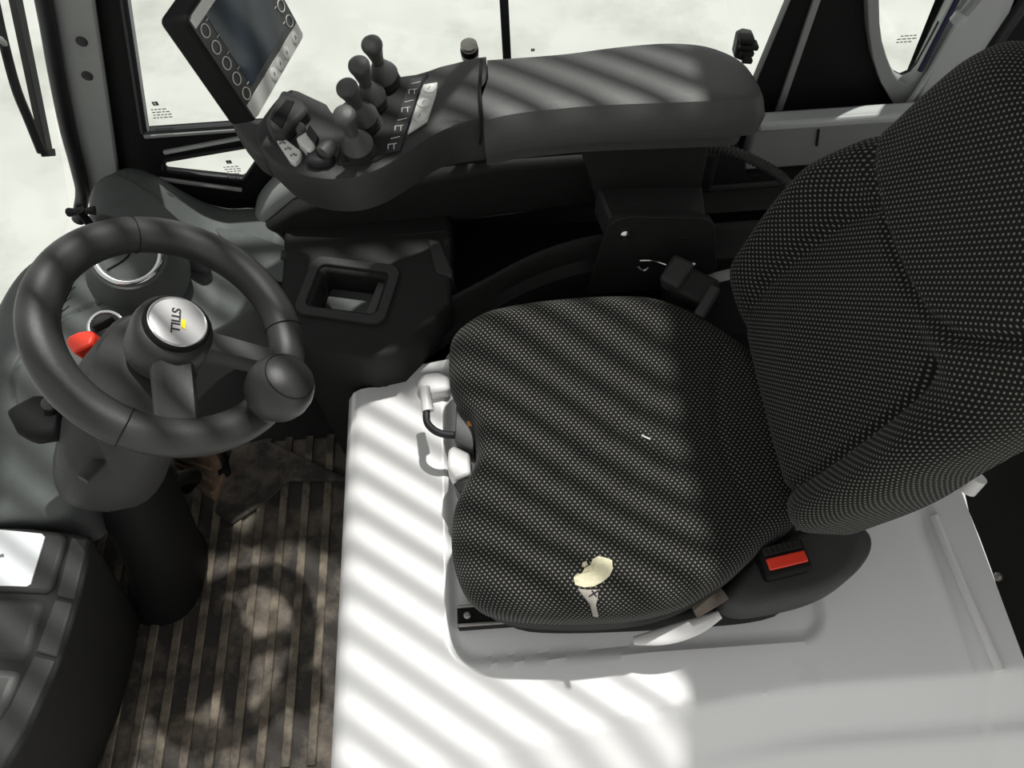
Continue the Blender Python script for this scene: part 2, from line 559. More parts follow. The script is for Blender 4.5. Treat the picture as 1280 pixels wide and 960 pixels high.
base_l, top_l = P(1125, 160, Y=.975), P(1205, 0, Y=.975)
base_r, top_r = P(1215, 120, Y=.975), P(1262, 0, Y=.975)
dl = (top_l - base_l); dr_ = (top_r - base_r)
kz = lambda p, d, z: p + d * ((z - p.z) / d.z)
t4 = struct(prism('trim_4', [kz(base_l, dl, .42), kz(base_r, dr_, .42), kz(base_r, dr_, 1.5), kz(base_l, dl, 1.5)], (0, .05, 0), LTGREY, bevel=.008), 'pale grey rear corner pillar behind the seat')
s0, s1 = P(1198, 25, Y=.945), P(1238, -22, Y=.945)
tube('strut', [s0, s0 + (s1 - s0) * 4], .007, PAINTG, t4, raw=True)
lathe('strut_end', [(.006, -.006), (.011, -.004), (.011, .008), (.006, .012)], s0, (s1 - s0), LTGREY, t4, seg=16)
tube('weld_bead', [P(1128, 140, Y=.972), P(1165, 85, Y=.972), P(1212, 0, Y=.972)], .004, LTGREY, t4, seg=8)
a, b = P(1258, 30, Y=.98), P(1285, -10, Y=.98)
t5 = struct(tube('trim_5', [a - (b - a) * 1.5, a + (b - a) * 6], .013, SEAL, raw=True, flat=1.0), 'black rubber seal on the rear pillar')
sill = struct(box('trim_2', (.74, .945, P(1015, 157, Y=.93).z), (.66, .03, .018), LTGREY, bevel=.006), 'pale grey sill rail below the rear side window')
box('lower_panel', (.74, .955, P(1015, 157, Y=.93).z - .055), (.66, .03, .085), PAINTG, sill, bevel=.004)
box('panel_seam', P(1022, 172, Y=.939), (.003, .004, .035), SEAL, sill, rot=Matrix.Rotation(math.radians(-12), 3, 'Y'))

# front corner pillar
pl = [(63, 0), (120, 0), (150, 215), (103, 222)]
pp = [P(x, y, Y=.985) for x, y in pl]
d0, d1 = pp[0] - pp[3], pp[1] - pp[2]
pil = struct(prism('trim_1', [kz(pp[3], d0, .46), kz(pp[2], d1, .46), kz(pp[2], d1, 1.5), kz(pp[3], d0, 1.5)], (-.02, .05, 0), PAINTG, bevel=.006), 'grey painted front corner pillar with two round holes')
for x, y in ((102, 52), (109, 95)):
    c = P(x, y, Y=.9845)
    lathe('round_hole', [(.0075, -.004), (.0078, .0006), (.006, .0012)], c, (0, -1, 0), SEAL, pil, seg=20)
sp = [P(52, -12, Y=.975), P(60, 30, Y=.975), P(70, 90, Y=.975), P(84, 160, Y=.975), P(96, 205, Y=.975), P(103, 240, Y=.975), P(98, 275, Y=.96)]
sp = [sp[0] + (sp[0] - sp[1]) * 8] + sp
tube('seal', sp, .014, SEAL, pil, n=40, flat=.75)
wsb = [P(0, 333, Z=.50), P(45, 296, Z=.5), P(92, 250, Z=.52)]
wx = -.77
win4 = struct(prism('window_4', [Vector((wx, .1, .45)), Vector((wx + .03, .98, .45)), Vector((wx + .45, .98, 1.5)), Vector((wx + .42, .1, 1.5))], (-.005, 0, 0), GLASS, smooth=0), 'clear front windscreen ahead of the steering wheel')

# rear wall, dark panel beside the hood
rw = struct(prism('wall_rear', [P(1200, 600, X=.67), P(1212, 640, X=.66), P(1238, 715, X=.655), P(1262, 790, X=.652), P(1285, 842, X=.65), P(1330, 900, X=.65), P(1400, 800, X=.72), P(1400, 500, X=.8)], (.05, 0, 0), BLACK, bevel=.004), 'black panel behind the hood with a screw')
prism('rear_recess', [P(1228, 580, X=.715), P(1246, 650, X=.69), P(1268, 740, X=.672), P(1274, 800, X=.664), P(1400, 800, X=.70), P(1400, 500, X=.79)], (.03, 0, 0), DEEP, rw)
lathe('screw', [(.006, 0), (.006, .003), (.004, .005)], P(1249, 721, X=.652), (-1, 0, .3), STEEL, rw, seg=14)
struct(box('wall_rear', (1.16, .45, .25), (.03, 1.2, .5), BLACK), 'black rear bulkhead of the cab')

# overhead guard: frame, bars and solid rear roof (unseen above the picture; bars slanted and spaced to cast the stripes)
gz = 1.62
gd = struct(box('ceiling', (.82, .5, gz + .01), (.74, 1.55, .02), DKGREY, bevel=.006), 'dark overhead guard roof of the cab')
for c, s in (((-.02, 1.26, gz), (.98, .03, .04)), ((-.02, -.26, gz), (.98, .03, .04)), ((-.52, .5, gz), (.04, 1.55, .05))):
    box('guard_frame', c, s, DKGREY, gd, bevel=.006)
bd = Vector((1, -.73, 0)).normalized(); bn = Vector((.73, 1, 0)).normalized()
k = -16
rot = Matrix((bd, bn, Vector((0, 0, 1)))).transposed()
x0, x1, y0, y1 = -.51, .46, -.25, 1.25
c0 = Vector((0, .5, gz))
for k in range(-22, 23):
    o_ = c0 + bn * (k * .048)
    t0, t1 = -9, 9
    for comp, lo, hi in ((0, x0, x1), (1, y0, y1)):
        ta, tb = (lo - o_[comp]) / bd[comp], (hi - o_[comp]) / bd[comp]
        t0, t1 = max(t0, min(ta, tb)), min(t1, max(ta, tb))
    if t1 - t0 < .03: continue
    mid = o_ + bd * ((t0 + t1) / 2)
    box('guard_bar', mid, (t1 - t0, .015, .016), DKGREY, gd, rot=rot)

# cab floor plate
cf = struct(box('floor', (-.25, .45, -.035), (1.15, 1.15, .05), BLACK), 'black steel floor plate of the cab')

# ------------------------------------------------------------------ white hood
yl = lambda x: .092 + .055 * sstep(-.15, .4, x)
def hood_z(x, y):
    z = .36
    e = yl(x)
    if y < e:
        d = e - y
        z -= d * .65 * sstep(-.20, .0, x) + d * .10
        z += .012 * sstep(.05, .075, d) * sstep(.1, .4, x)
    # shallow seat pocket
    dx = max(-.108 - x, x - .40, 0); dy = max(.205 - y, y - .70, 0)
    ix = min(x + .108, .40 - x); iy = min(y - .205, .70 - y)
    r = .04
    qx, qy = max(r - ix, 0), max(r - iy, 0)
    dd = r - math.hypot(qx, qy) if (ix < r and iy < r) else min(ix, iy)
    z -= .010 * sstep(-.004, .010, dd)
    # swage near the rear edge
    z += .010 * sstep(.575, .592, x) + .008 * sstep(.592, .64, x)
    return z
FE = [(-.4, .641), (-.20, .641), (-.15, .680), (-.09, .720), (-.03, .750), (.03, .770), (.09, .780), (.16, .786), (.9, .786)]
def hyf(x):
    for (a, b), (c_, d_) in zip(FE, FE[1:]):
        if x <= c_: return b + (d_ - b) * (x - a) / (c_ - a)
    return FE[-1][1]
nx, ny = 200, 150
hx0, hx1, hy0, hy1 = -.232, .632, -.22, .80
vs, fs = [], []
prof = [(-.325, 0.0), (-.318, .05), (-.29, .22), (-.278, .29), (-.270, .325), (-.258, .347), (-.245, .357)]
for j in range(ny + 1):
    y = hy0 + (hyf(-.3) - hy0) * j / ny
    for (x, z) in prof:
        vs.append((x, y, z - (.36 - hood_z(hx0, y)) * (z / .36)))
    for i in range(nx + 1):
        x = hx0 + (hx1 - hx0) * i / nx
        y = hy0 + (hyf(x) - hy0) * j / ny
        vs.append((x, y, hood_z(x, y)))
    vs.append((hx1, y, 0))
W_ = len(prof) + nx + 2
for j in range(ny):
    for i in range(W_ - 1):
        fs.append([j * W_ + i, j * W_ + i + 1, (j + 1) * W_ + i + 1, (j + 1) * W_ + i])
fs.append([i for i in range(W_)]); fs.append([ny * W_ + i for i in range(W_)])
hood = thing('engine_hood', 'white painted steel hood carrying the driver seat', 'hood', (.2, .3, 0))
mesh('hood_panel', vs, fs, WHITE, hood, 35)
tube('rear_bead', [P(1168, 645, Z=.374), P(1205, 735, Z=.374), P(1250, 838, Z=.374)], .006, WHITE, hood, n=16)
prism('corner_block', [P(x, y, Z=.385) for x, y in ((520, 478), (530, 464), (548, 462), (562, 470), (562, 486), (530, 492))], (0, 0, -.03), WHITE, hood, bevel=.006)

# ------------------------------------------------------------------ floor mat
fmat = thing('floor_mat', 'worn ribbed rubber mat on the cab floor, brown with dirt', 'mat', (-.57, .4, -.01))
prism('mat_sheet', [(-.86, -.08, .0), (-.322, -.08, .0), (-.322, .74, .0), (-.86, .74, .0)], (0, 0, -.01), RUBBER, fmat)
r0 = prism('rib', [(-.008, .0, .006), (.008, .0, .006), (.008, .62, .006), (-.008, .62, .006)], (0, 0, -.006), RIBM, fmat, scale=1.0, bevel=.0015, seg=1)
rbme = r0.data
r0.location = (0, 0, 0)
ribs = [(-.333 - k * .0436) for k in range(12)]
for k, x in enumerate(ribs):
    if k == 0: o = r0
    else:
        o = r0.copy(); COL.objects.link(o)
    o.location = (x - .004, .125 + (.0), 0)
prism('mat_border', [(-.86, .098, .004), (-.322, .098, .004), (-.322, .118, .004), (-.86, .118, .004)], (0, 0, -.004), RIBM, fmat)
# toe board with the footwell end
prism('toe_pad', [P(x, y, Z=.012) for x, y in ((290, 560), (330, 548), (440, 600), (360, 600), (338, 622), (290, 655), (268, 640))], (0, 0, -.012), RUBBER, fmat, bevel=.003)

# pedals
ped = thing('accelerator_pedal', 'brown worn ribbed pedal under the steering wheel', 'pedal', P(265, 590, Z=.06))
pc = [P(x, y, Z=z) for x, y, z in ((213, 555, .13), (262, 548, .13), (281, 592, .07), (266, 624, .06), (217, 585, .06))]
prism('pedal_plate', pc, (0, 0, -.02), RUSTY, ped, bevel=.003)
for k in range(5):
    t = (k + .5) / 5
    a = pc[0].lerp(pc[4], t); b = pc[1].lerp(pc[3], t)
    tube('tread', [a + Vector((0, 0, .003)), b + Vector((0, 0, .003))], .0045, RUSTY, ped, raw=True, seg=6)
tube('pedal_arm', [pc[2], Vector((-.60, .72, .05)), Vector((-.66, .76, .02))], .012, DEEP, ped)
bp_ = thing('brake_pedal', 'black pedal pad beside the steering column', 'pedal', P(195, 600, Z=.0))
bc = [P(x, y, Z=.33) for x, y in ((186, 552), (204, 558), (217, 588), (214, 620), (198, 655), (174, 632), (162, 600))]
prism('pedal_pad', bc, (0, 0, -.025), BLACK, bp_, bevel=.005)
tube('pedal_arm', [sum(bc, Vector()) / 7 + Vector((0, 0, -.02)), Vector((-.585, .60, .16)), Vector((-.66, .64, .02))], .013, DEEP, bp_)

# ------------------------------------------------------------------ dashboard
dash = thing('dashboard', 'grey moulded dashboard behind the steering wheel', 'dashboard', (-.58, .7, 0))
ol = [(-.79, .50), (-.775, .70), (-.755, .80), (-.715, .845), (-.672, .862), (-.655, .91), (-.632, .962), (-.60, .985), (-.52, .985), (-.43, .985), (-.375, .97), (-.365, .88), (-.370, .80), (-.42, .745), (-.495, .69), (-.55, .61), (-.61, .50), (-.63, .435), (-.66, .422), (-.70, .424), (-.77, .43)]
def dz(x, y):
    z = .44 + .075 * sstep(-.46, -.60, x) + .0 * y
    z += .035 * sstep(-.50, -.60, x) * sstep(.86, .95, y)
    z -= .075 * sstep(.64, .45, y)
    d = abs(math.hypot((x + .575) / 1.0, (y - .60) / 1.0) - .135)
    if y > .56: z -= .006 * (1 - sstep(.0, .006, d))
    return z
pad('deck', ol, dz, .33, .02, XY, DASH, dash, n=160, rings=60, centre=(-.60, .68), smooth=60)
struct(prism('wall_front', [Vector((-.80, .44, .38)), Vector((-.80, .78, .38)), Vector((-.86, .78, -.02)), Vector((-.86, .44, -.02))], (-.02, 0, 0), BLACK), 'black front bulkhead added below the dashboard to keep the footwell dark')  # added to keep light from leaking into the footwell
# vent pod
vc = P(160, 318, Z=.575)
vn = Vector((.28, -.34, 1)).normalized()
vent = lathe('air_vent', [(.075, -.075), (.066, -.04), (.058, -.01), (.054, .001), (.049, .002), (.049, -.002)], vc, vn, DASH, dash, seg=40)
torus('vent_ring', vc + vn * .002, vn, .0445, .005, CHROME, vent, seg=48, rs=8)
lathe('vent_disc', [(.040, -.004), (.040, .002), (.034, .004), (.02, .005), (.001, .0055)], vc, vn, DASH, vent, seg=36)
F = frame(vn)
tube('vent_slot', [vc + F @ Vector((-.026, -.026, .0045)), vc + F @ Vector((.002, -.004, .0062)), vc + F @ Vector((.012, .036, .004))], .0015, DEEP, vent, n=10, seg=6)
# small louvre at the windscreen edge
for k in range(6):
    t = k / 5
    a = P(64 + 24 * t, 392 - 68 * t, Z=.535); b = P(78 + 20 * t, 380 - 60 * t, Z=.535)
    tube('louvre', [a, b], .0016, PAINTG, dash, raw=True, seg=6)
lo = [P(x, y, Z=.526) for x, y in ((58, 405), (62, 370), (92, 318), (96, 330), (74, 378), (64, 408))]
prism('louvre_slot', lo, (0, 0, -.01), DEEP, dash)
# key dial
kc = P(133, 408, Z=.535)
kd = torus('key_dial', kc, (.2, -.2, 1), .023, .0035, CHROME, dash, seg=36, rs=8)
lathe('key_barrel', [(.021, -.012), (.021, .001), (.012, .003), (.001, .003)], kc, (.2, -.2, 1), BLACK, kd, seg=24)
box('key_grip', kc + Vector((.0, 0, .008)), (.03, .006, .014), BLACK, kd, rot=Matrix.Rotation(.6, 3, 'Z'), bevel=.002)
# red tab
rp = [P(x, y, Z=.575) for x, y in ((81, 428), (84, 420), (98, 414), (114, 412), (118, 418), (114, 430), (100, 437), (91, 442))]
prism('red_tab', rp, (.004, .004, -.035), RED, dash, bevel=.004)
# seam and dark hole on the deck
lathe('plug', [(.011, -.006), (.011, .002), (.007, .004)], P(256, 268, Z=.445), (0, 0, 1), BLACK, dash, seg=18)
prism('grey_facet', [P(x, y, Z=.446) for x, y in ((262, 282), (300, 289), (386, 318), (372, 360), (322, 340))], (0, 0, -.006), DASH, dash, bevel=.002)
prism('blank_switch', [P(x, y, Z=.448) for x, y in ((352, 312), (377, 318), (373, 330), (350, 323))], (0, 0, -.004), BLACK, dash, bevel=.001)
# clip at the pillar foot
clip = thing('windscreen_clamp', 'small black wing clamp at the foot of the front pillar', 'clamp', P(104, 268, Z=.58))
cc = P(103, 268, Z=.585)
lathe('clamp_body', [(.006, -.03), (.006, .006), (.008, .01), (.004, .014)], cc, (0, 0, 1), DEEP, clip, seg=12)
for s in (-1, 1):
    tube('wing', [cc, cc + Vector((s * .010, .002, .004)), cc + Vector((s * .020, .004, .002))], lambda t: .003 + .004 * t, DEEP, clip, n=8, seg=8)
tube('clamp_stem', [cc, cc + Vector((0, .006, .016))], .004, DEEP, clip, raw=True, seg=8)

# raised foot of the pillar
pad('pillar_foot', [(P(x, y, Z=.56).x, P(x, y, Z=.56).y) for x, y in ((112, 232), (135, 214), (165, 218), (200, 240), (225, 262), (232, 290), (190, 282), (140, 268), (110, 268))], lambda x, y: .56 - .06 * sstep(-.62, -.48, x), .46, .012, XY, DASH, dash, n=60, rings=12)

# ------------------------------------------------------------------ front left console with card
lc = thing('front_side_console', 'black moulded side console at the front door edge', 'console', (-.7, .2, 0))
prism('console_body', [P(x, y, Z=.424) for x, y in ((-160, 652), (40, 660), (112, 668), (116, 676), (98, 755), (74, 830), (34, 920), (-6, 985), (-160, 1000))], (-.12, 0, -.42), BLACK, lc, bevel=.008)
def zpoly(name, pts, z, h, mt_, parent, bevel=.003):
    return prism(name, [P(x, y, Z=z) for x, y in pts], (0, 0, -h), mt_, parent, bevel=bevel)
zpoly('card_holder', ((-60, 655), (76, 665), (83, 672), (64, 737), (54, 741), (-60, 736)), .432, .04, DKGREY, lc, .006)
zpoly('pad', ((-60, 742), (58, 748), (36, 824), (24, 828), (-60, 822)), .43, .04, DKGREY, lc, .012)
zpoly('pad', ((-60, 830), (28, 836), (8, 886), (-16, 925), (-60, 930)), .43, .04, ARMG, lc, .012)
for pts in (((88, 671), (111, 673), (92, 750), (69, 745)), ((68, 748), (91, 753), (70, 822), (43, 815)), ((42, 818), (69, 825), (30, 912), (-10, 978), (-60, 978), (-22, 930), (12, 880))):
    zpoly('edge_trim', pts, .428, .012, DKGREY, lc, .003)
card = thing('white_card', 'blank white card lying in the holder on the front side console', 'card', P(0, 700, Z=.434))
prism('card_sheet', [P(x, y, Z=.4345) for x, y in ((-60, 658), (0, 662), (52, 667), (56, 671), (38, 730), (33, 733), (0, 732), (-60, 729))], (0, 0, -.002), PAPER, card)
prism('print_mark', [P(x, y, Z=.4351) for x, y in ((-3, 694), (4, 692), (5, 696), (-2, 697))], (0, 0, -.0005), MARK, card)

# ------------------------------------------------------------------ steering column
WC = Vector((-.397, .543, .690)); TILT = .626
WN = Vector((math.sin(TILT), .011, math.cos(TILT))).normalized()
WF = frame(WN, (1, 0, 0))            # local x: towards the driver, local y: across, local z: wheel axis
col = thing('steering_column', 'dark plastic steering column cowl below the wheel', 'steering column', (-.6, .54, 0))
def colring(c, a, b, n=28, pw=2.6, ax=None):
    Fm = ax or WF
    out = []
    for i in range(n):
        t = 2 * math.pi * i / n
        ct, st = math.cos(t), math.sin(t)
        out.append(Vector(c) + Fm @ Vector((a * math.copysign(abs(ct) ** (2 / pw), ct), b * math.copysign(abs(st) ** (2 / pw), st), 0)))
    return out
hubz = -.045
rings = [colring(WC + WN * (-.05), .030, .045), colring(WC + WN * (-.06), .046, .062), colring(WC + WN * (-.085) + Vector((-.01, -.01, 0)), .06, .085),
         colring(WC + WN * (-.14) + Vector((-.02, -.035, 0)), .068, .105), colring(WC + WN * (-.19) + Vector((-.02, -.04, -.01)), .07, .108),
         colring(WC + WN * (-.235) + Vector((-.03, -.04, -.01)), .06, .095), colring(WC + WN * (-.26) + Vector((-.03, -.02, -.02)), .045, .06), colring(WC + WN * (-.27) + Vector((-.03, -.02, -.02)), .02, .03)]
loft('upper_cowl', rings, DKGREY, col)
FZ = frame((-.25, 0, 1))
rings = [colring((-.56, .50, .44), .045, .055, ax=FZ), colring((-.575, .48, .36), .056, .064, ax=FZ), colring((-.605, .47, .22), .060, .07, ax=FZ), colring((-.65, .47, .08), .07, .08, ax=FZ), colring((-.68, .47, .0), .085, .095, ax=FZ)]
loft('lower_cowl', rings, DEEP, col)  # blacker than the upper cowl, the colour standing in for footwell shade
# tilt lever
tl = P(128, 566, Z=.590)
tube('tilt_lever', [tl, P(122, 580, Z=.605), P(103, 599, Z=.612)], .009, DKGREY, col, n=8, seg=10, flat=.6)
box('lever_recess', P(136, 560, Z=.594), (.034, .03, .03), DEEP, col, rot=WF, bevel=.003)
# direction stalk
sa = P(80, 515, Z=.60)
st_ = thing('direction_stalk', 'chunky black switch stalk on the left of the steering column', 'switch', sa)
prism('stalk_paddle', [P(x, y, Z=.615) for x, y in ((4, 513), (14, 506), (40, 492), (58, 493), (72, 508), (76, 532), (60, 541), (30, 546), (18, 540))], (.004, .0, -.028), DEEP, st_, bevel=.007, seg=3)
tube('stalk_arm', [P(66, 515, Z=.60), P(100, 525, Z=.585), P(130, 530, Z=.57)], .012, BLACK, st_, n=8)
lathe('stalk_pivot', [(.009, -.006), (.009, .006), (.005, .009)], P(63, 505, Z=.622), (.2, -.3, 1), DKGREY, st_, seg=14)

# ------------------------------------------------------------------ steering wheel
wh = thing('steering_wheel', 'black two-spoke steering wheel with round knob and silver badge', 'steering wheel', WC)
RW, rw_ = .138, .0225
def wl_(x, y, z=0): return WC + WF @ Vector((x, y, z))
torus('rim', WC, WN, RW, rw_, WHEELM, wh, seg=96, rs=18, squash=.95)
# seams of the rim cover
for deg in (258, 118, 20):
    t = math.radians(deg)
    c = wl_(RW * math.cos(t), RW * math.sin(t))
    torus('rim_seam', c, WF @ Vector((-math.sin(t), math.cos(t), 0)), rw_ + .0001, .0006, DEEP, wh, seg=28, rs=5)
HB = -.030
def hubpt(x, y, z): return wl_(x, y, z + HB)
# hub body
HZ = .024
loft('hub', [colring(wl_(0, 0, -.062), .034, .034, pw=2), colring(wl_(0, 0, -.04), .046, .048, pw=2.2), colring(wl_(0, 0, HZ - .034), .047, .049, pw=2.2), colring(wl_(0, 0, HZ - .016), .044, .045, pw=2.1), colring(wl_(0, 0, HZ - .007), .036, .036, pw=2)], WHEELM, wh)
badge = lathe('badge_ring', [(.0375, -.012), (.0375, -.004), (.035, -.001), (.0325, -.002)], wl_(0, 0, HZ), WN, DEEP, wh, seg=48)
lathe('badge_disc', [(.0330, -.006), (.0330, -.0015), (.030, -.0003), (.001, .0)], wl_(0, 0, HZ), WN, SILVER, badge, seg=48)
torus('badge_bezel', wl_(0, 0, HZ - .001), WN, .0325, .0016, CHROME, badge, seg=48, rs=8)
# lettering, read from the far side down towards the door
tx = (WF @ Vector((.1, -1, 0))).normalized()
ty = WN.cross(tx)
tp = wl_(-.001, .0, HZ + .0005)
text('lettering', 'STILL', .0142, tp - ty * .002, tx, ty, INK, badge, depth=.0003, shear=0, sx=1.06)
q = tp + tx * .0025 + ty * .0072
prism('yellow_bar', [q + tx * a + ty * b for a, b in ((-.0065, -.0023), (.005, -.0023), (.0075, .0023), (-.004, .0023))], WN * .0005, YELL, badge, smooth=0)
# spokes (angle 0 = towards the driver, +90 = towards the window side)
def spoke(deg, w0, w1):
    t = math.radians(deg)
    d = Vector((math.cos(t), math.sin(t), 0)); s = Vector((-math.sin(t), math.cos(t), 0))
    rg = []
    for k in range(9):
        f = k / 8
        r = .034 + (RW + .002 - .034) * f
        z = -.008 + .006 * sstep(0, 1, f)
        ww = w0 + (w1 - w0) * f + .012 * sstep(.8, 1, f)
        hh = .013 - .002 * f
        rg.append([wl_(*(d * r + s * a + Vector((0, 0, z + b)))) for a, b in ((-ww, -hh), (-ww, hh * .35), (-ww * .72, hh), (0, hh * .8), (ww * .72, hh), (ww, hh * .35), (ww, -hh), (0, -hh * 1.2))])
    return loft('spoke', rg, WHEELM, wh, 45)
spoke(-2, .017, .015)
spoke(-78, .023, .022)
# knob
kt = math.radians(-37)
kb = wl_(RW * math.cos(kt), RW * math.sin(kt), .0)
KA = (WN + Vector((.22, .12, .12))).normalized()
knob = lathe('steering_knob', [(.020, -.012), (.0205, .008), (.0185, .016), (.0195, .022), (.029, .032), (.0362, .044), (.039, .057), (.0382, .069), (.0345, .080), (.0290, .0875), (.0195, .0935), (.0085, .0965), (.001, .097)], kb, KA, WHEELM, wh, seg=40)
torus('knob_seam', kb + KA * .0872, KA, .0294, .0007, DEEP, knob, seg=40, rs=5)

# ------------------------------------------------------------------ side console
sc = thing('side_console', 'black side console with open tray and long storage pocket', 'console', (.2, .85, 0))
# front block with a tray opening
tz = .445
trp = [P(x, y, Z=tz) for x, y in ((388, 323), (498, 337), (484, 405), (374, 397))]
cen = sum(trp, Vector()) / 4
axu = (trp[1] - trp[0]).normalized(); axv = Vector((0, 0, 1)).cross(axu)
hw = .5 * (((trp[1] - trp[0]).length + (trp[2] - trp[3]).length) / 2); hh = .5 * (((trp[0] - trp[3]).length + (trp[1] - trp[2]).length) / 2)
def tu(p): 
    d = Vector(p) - cen
    return (d.dot(axu), d.dot(axv))
blk = [(-.352, .700), (-.30, .672), (-.24, .655), (-.215, .648), (-.175, .655), (-.135, .70), (-.095, .735), (-.09, .90), (-.12, .985), (-.36, .985)]
blk2 = [tu((a, b, tz)) for a, b in blk]
hole = rrect(-hw + .014, -hh + .014, hw - .014, hh - .014, .014)
plate('front_block', blk2, [hole], cen - Vector((0, 0, .05)), axu, axv, .09, BLACK, sc, bevel=.008)
prism('front_block_base', [Vector((a, b, .395)) for a, b in blk], (0, 0, -.40), BLACK, sc)
tray = plate('tray_rim', rrect(-hw, -hh, hw, hh, .018), [rrect(-hw + .012, -hh + .012, hw - .012, hh - .012, .013)], cen + Vector((0, 0, .003)), axu, axv, .008, DKGREY, sc, bevel=.002)
def tl3(u, v, z): return cen + axu * u + axv * v + Vector((0, 0, z))
prism('tray_floor', [tl3(a, b, -.048) for a, b in rrect(-hw + .013, -hh + .013, hw - .013, hh - .013, .013)], (0, 0, -.005), DASH, tray)
prism('tray_step', [tl3(a, b, -.012) for a, b in ((hw - .04, -hh + .014), (hw - .0145, -hh + .014), (hw - .0145, hh - .014), (hw - .036, hh - .014))], (0, 0, -.034), ARMG, tray, bevel=.002)
prism('tray_step', [tl3(a, b, -.026) for a, b in ((-hw + .016, -hh + .0145), (hw - .04, -hh + .0145), (hw - .04, -hh + .026), (-hw + .016, -hh + .026))], (0, 0, -.02), DKGREY, tray, bevel=.002)
lathe('tray_hole', [(.004, -.001), (.004, .0008), (.003, .001)], tl3(hw - .045, -hh + .034, -.0478), (0, 0, 1), DEEP, tray, seg=12)
# swept lip along the long pocket
st = [(-.21, .655, .44), (-.15, .695, .437), (-.09, .735, .436), (-.03, .765, .44), (.03, .785, .458), (.09, .795, .476), (.16, .80, .488), (.26, .80, .493), (.40, .80, .495), (.60, .80, .495), (.85, .80, .495)]
rings = []
for x, y, z in crv(st, 40):
    t = sstep(-.15, .0, x)
    rings.append([Vector(p) for p in ((x, y - .012, .20), (x, y - .012, .34), (x, y - .010, z - .055), (x, y + .004, z - .040), (x, y + .006, z - .006), (x, y + .010, z), (x, y + .018, z), (x, y + .022, z - .006), (x, y + .030, .30), (x, y + .030, .20))])
loft('pocket_lip', rings, BLACK, sc, 40)
prism('pocket_floor', [(-.09, .76, .345), (.95, .80, .345), (.95, .97, .345), (-.09, .97, .345)], (0, 0, -.02), DEEP, sc)
prism('pocket_end', [P(x, y, Z=.452) for x, y in ((533, 297), (551, 299), (566, 338), (566, 346), (545, 340))], (0, 0, -.10), DKGREY, sc, bevel=.004)
# upper panel behind the pocket, with ledge
up_ = [(-.16, .60), (-.12, .50), (-.09, .425), (.0, .432), (.17, .452), (.40, .455), (.95, .455), (.95, .60), (.3, .60)]
prism('back_panel', [Vector((a, .935, b)) for a, b in [(-.36, .44), (-.12, .43)] + up_[2:7] + [(.95, .47), (.42, .47), (.38, .552), (.0, .556), (-.1, .545), (-.25, .50)]], (0, .04, 0), BLACK, sc)
tube('ledge', [Vector((a, .930, b)) for a, b in ((-.115, .428), (0, .430), (.17, .450), (.40, .454), (.95, .454))], .006, DKGREY, sc, n=24, seg=8)
struct(prism('trim_6', [Vector((-.12, .965, .60)), Vector((.34, .965, .60)), Vector((.34, .965, .545)), Vector((-.12, .965, .545))], (0, .03, 0), PAINTG, bevel=.004), 'grey lower window sill behind the armrest')
# grey inner cowl below the display
arc = [P(x, y, Y=.96) for x, y in ((318, 276), (322, 262), (335, 245), (352, 230), (372, 218), (400, 208))]
rings = []
for p in crv(arc, 16):
    rings.append([p + Vector(v) for v in ((0, .03, .004), (0, -.004, .004), (.002, -.016, -.002), (.006, -.022, -.012), (.02, -.02, -.06), (.02, .03, -.06))])
loft('front_cowl', rings, PAINTG, sc, 40)
prism('cowl_body', [Vector((-.42, .93, .425)), Vector((-.34, .90, .49)), Vector((-.22, .90, .53)), Vector((.0, .92, .548)), Vector((.36, .92, .548)), Vector((.36, .92, .45)), Vector((.0, .92, .43)), Vector((-.09, .92, .42)), Vector((-.40, .90, .40))], (0, .06, 0), BLACK, sc, bevel=.012, seg=3)
# seams
tube('panel_seam', [P(477, 412, Z=.447), P(484, 438, Y=.668), P(494, 482, Y=.652)], .0012, DEEP, sc, n=10, seg=6)

# ------------------------------------------------------------------ armrest
ar = thing('armrest', 'dark grey operator armrest with lever console on a bracket', 'armrest', (.2, .85, .4))
AZ = .745
far = [(609, 74), (700, 68), (770, 59), (830, 54), (875, 56), (905, 64), (930, 78), (944, 96)]
near = [(962, 138), (955, 146), (925, 148), (850, 152), (750, 156), (680, 161), (640, 168), (602, 178)]
olp = [P(x, y, Z=AZ - .006) for x, y in far] + [P(x, y, Z=AZ - .040) for x, y in near[:0]]
top_out = [(609, 74), (700, 67), (770, 58), (830, 53), (875, 55), (905, 63), (930, 77), (946, 98), (953, 116), (946, 124), (925, 126), (850, 129), (750, 133), (690, 138), (640, 144), (604, 153)]
to3 = [P(x, y, Z=AZ) for x, y in top_out]
tf, tn = crv(to3[:9], 40)[:-1], crv(to3[8:], 40)
to3 = tf + tn
low = [Vector((p.x, p.y, p.z)) for p in to3]
pin = lambda u, v: AZ - .006 * sstep(0, .12, abs(v - .87))
c = sum(to3, Vector()) / len(to3)
rings = []
def ringat(scale, dz_, push=0):
    out = []
    for i, p in enumerate(to3):
        q = c + (p - c) * scale
        q.x += (p.x - q.x) * sstep(.10, .0, p.x)
        nearf = sstep(30, 46, i)
        edge = sstep(24, 36, i) * sstep(56, 44, i)
        out.append(Vector((q.x + push * .6 * edge, q.y - push * nearf, AZ + dz_)))
    return out
ringset = [ringat(.86, -.082), ringat(.93, -.080), ringat(.94, -.060), ringat(.97, -.056), ringat(1.0, -.050, .012), ringat(1.005, -.030, .014), ringat(1.0, -.008, .005), ringat(.99, -.002), ringat(.965, .0), ringat(.85, .002), ringat(.6, .0035), ringat(.3, .004), ringat(.02, .004)]
loft('arm_pad', ringset, ARMG, ar, 30)
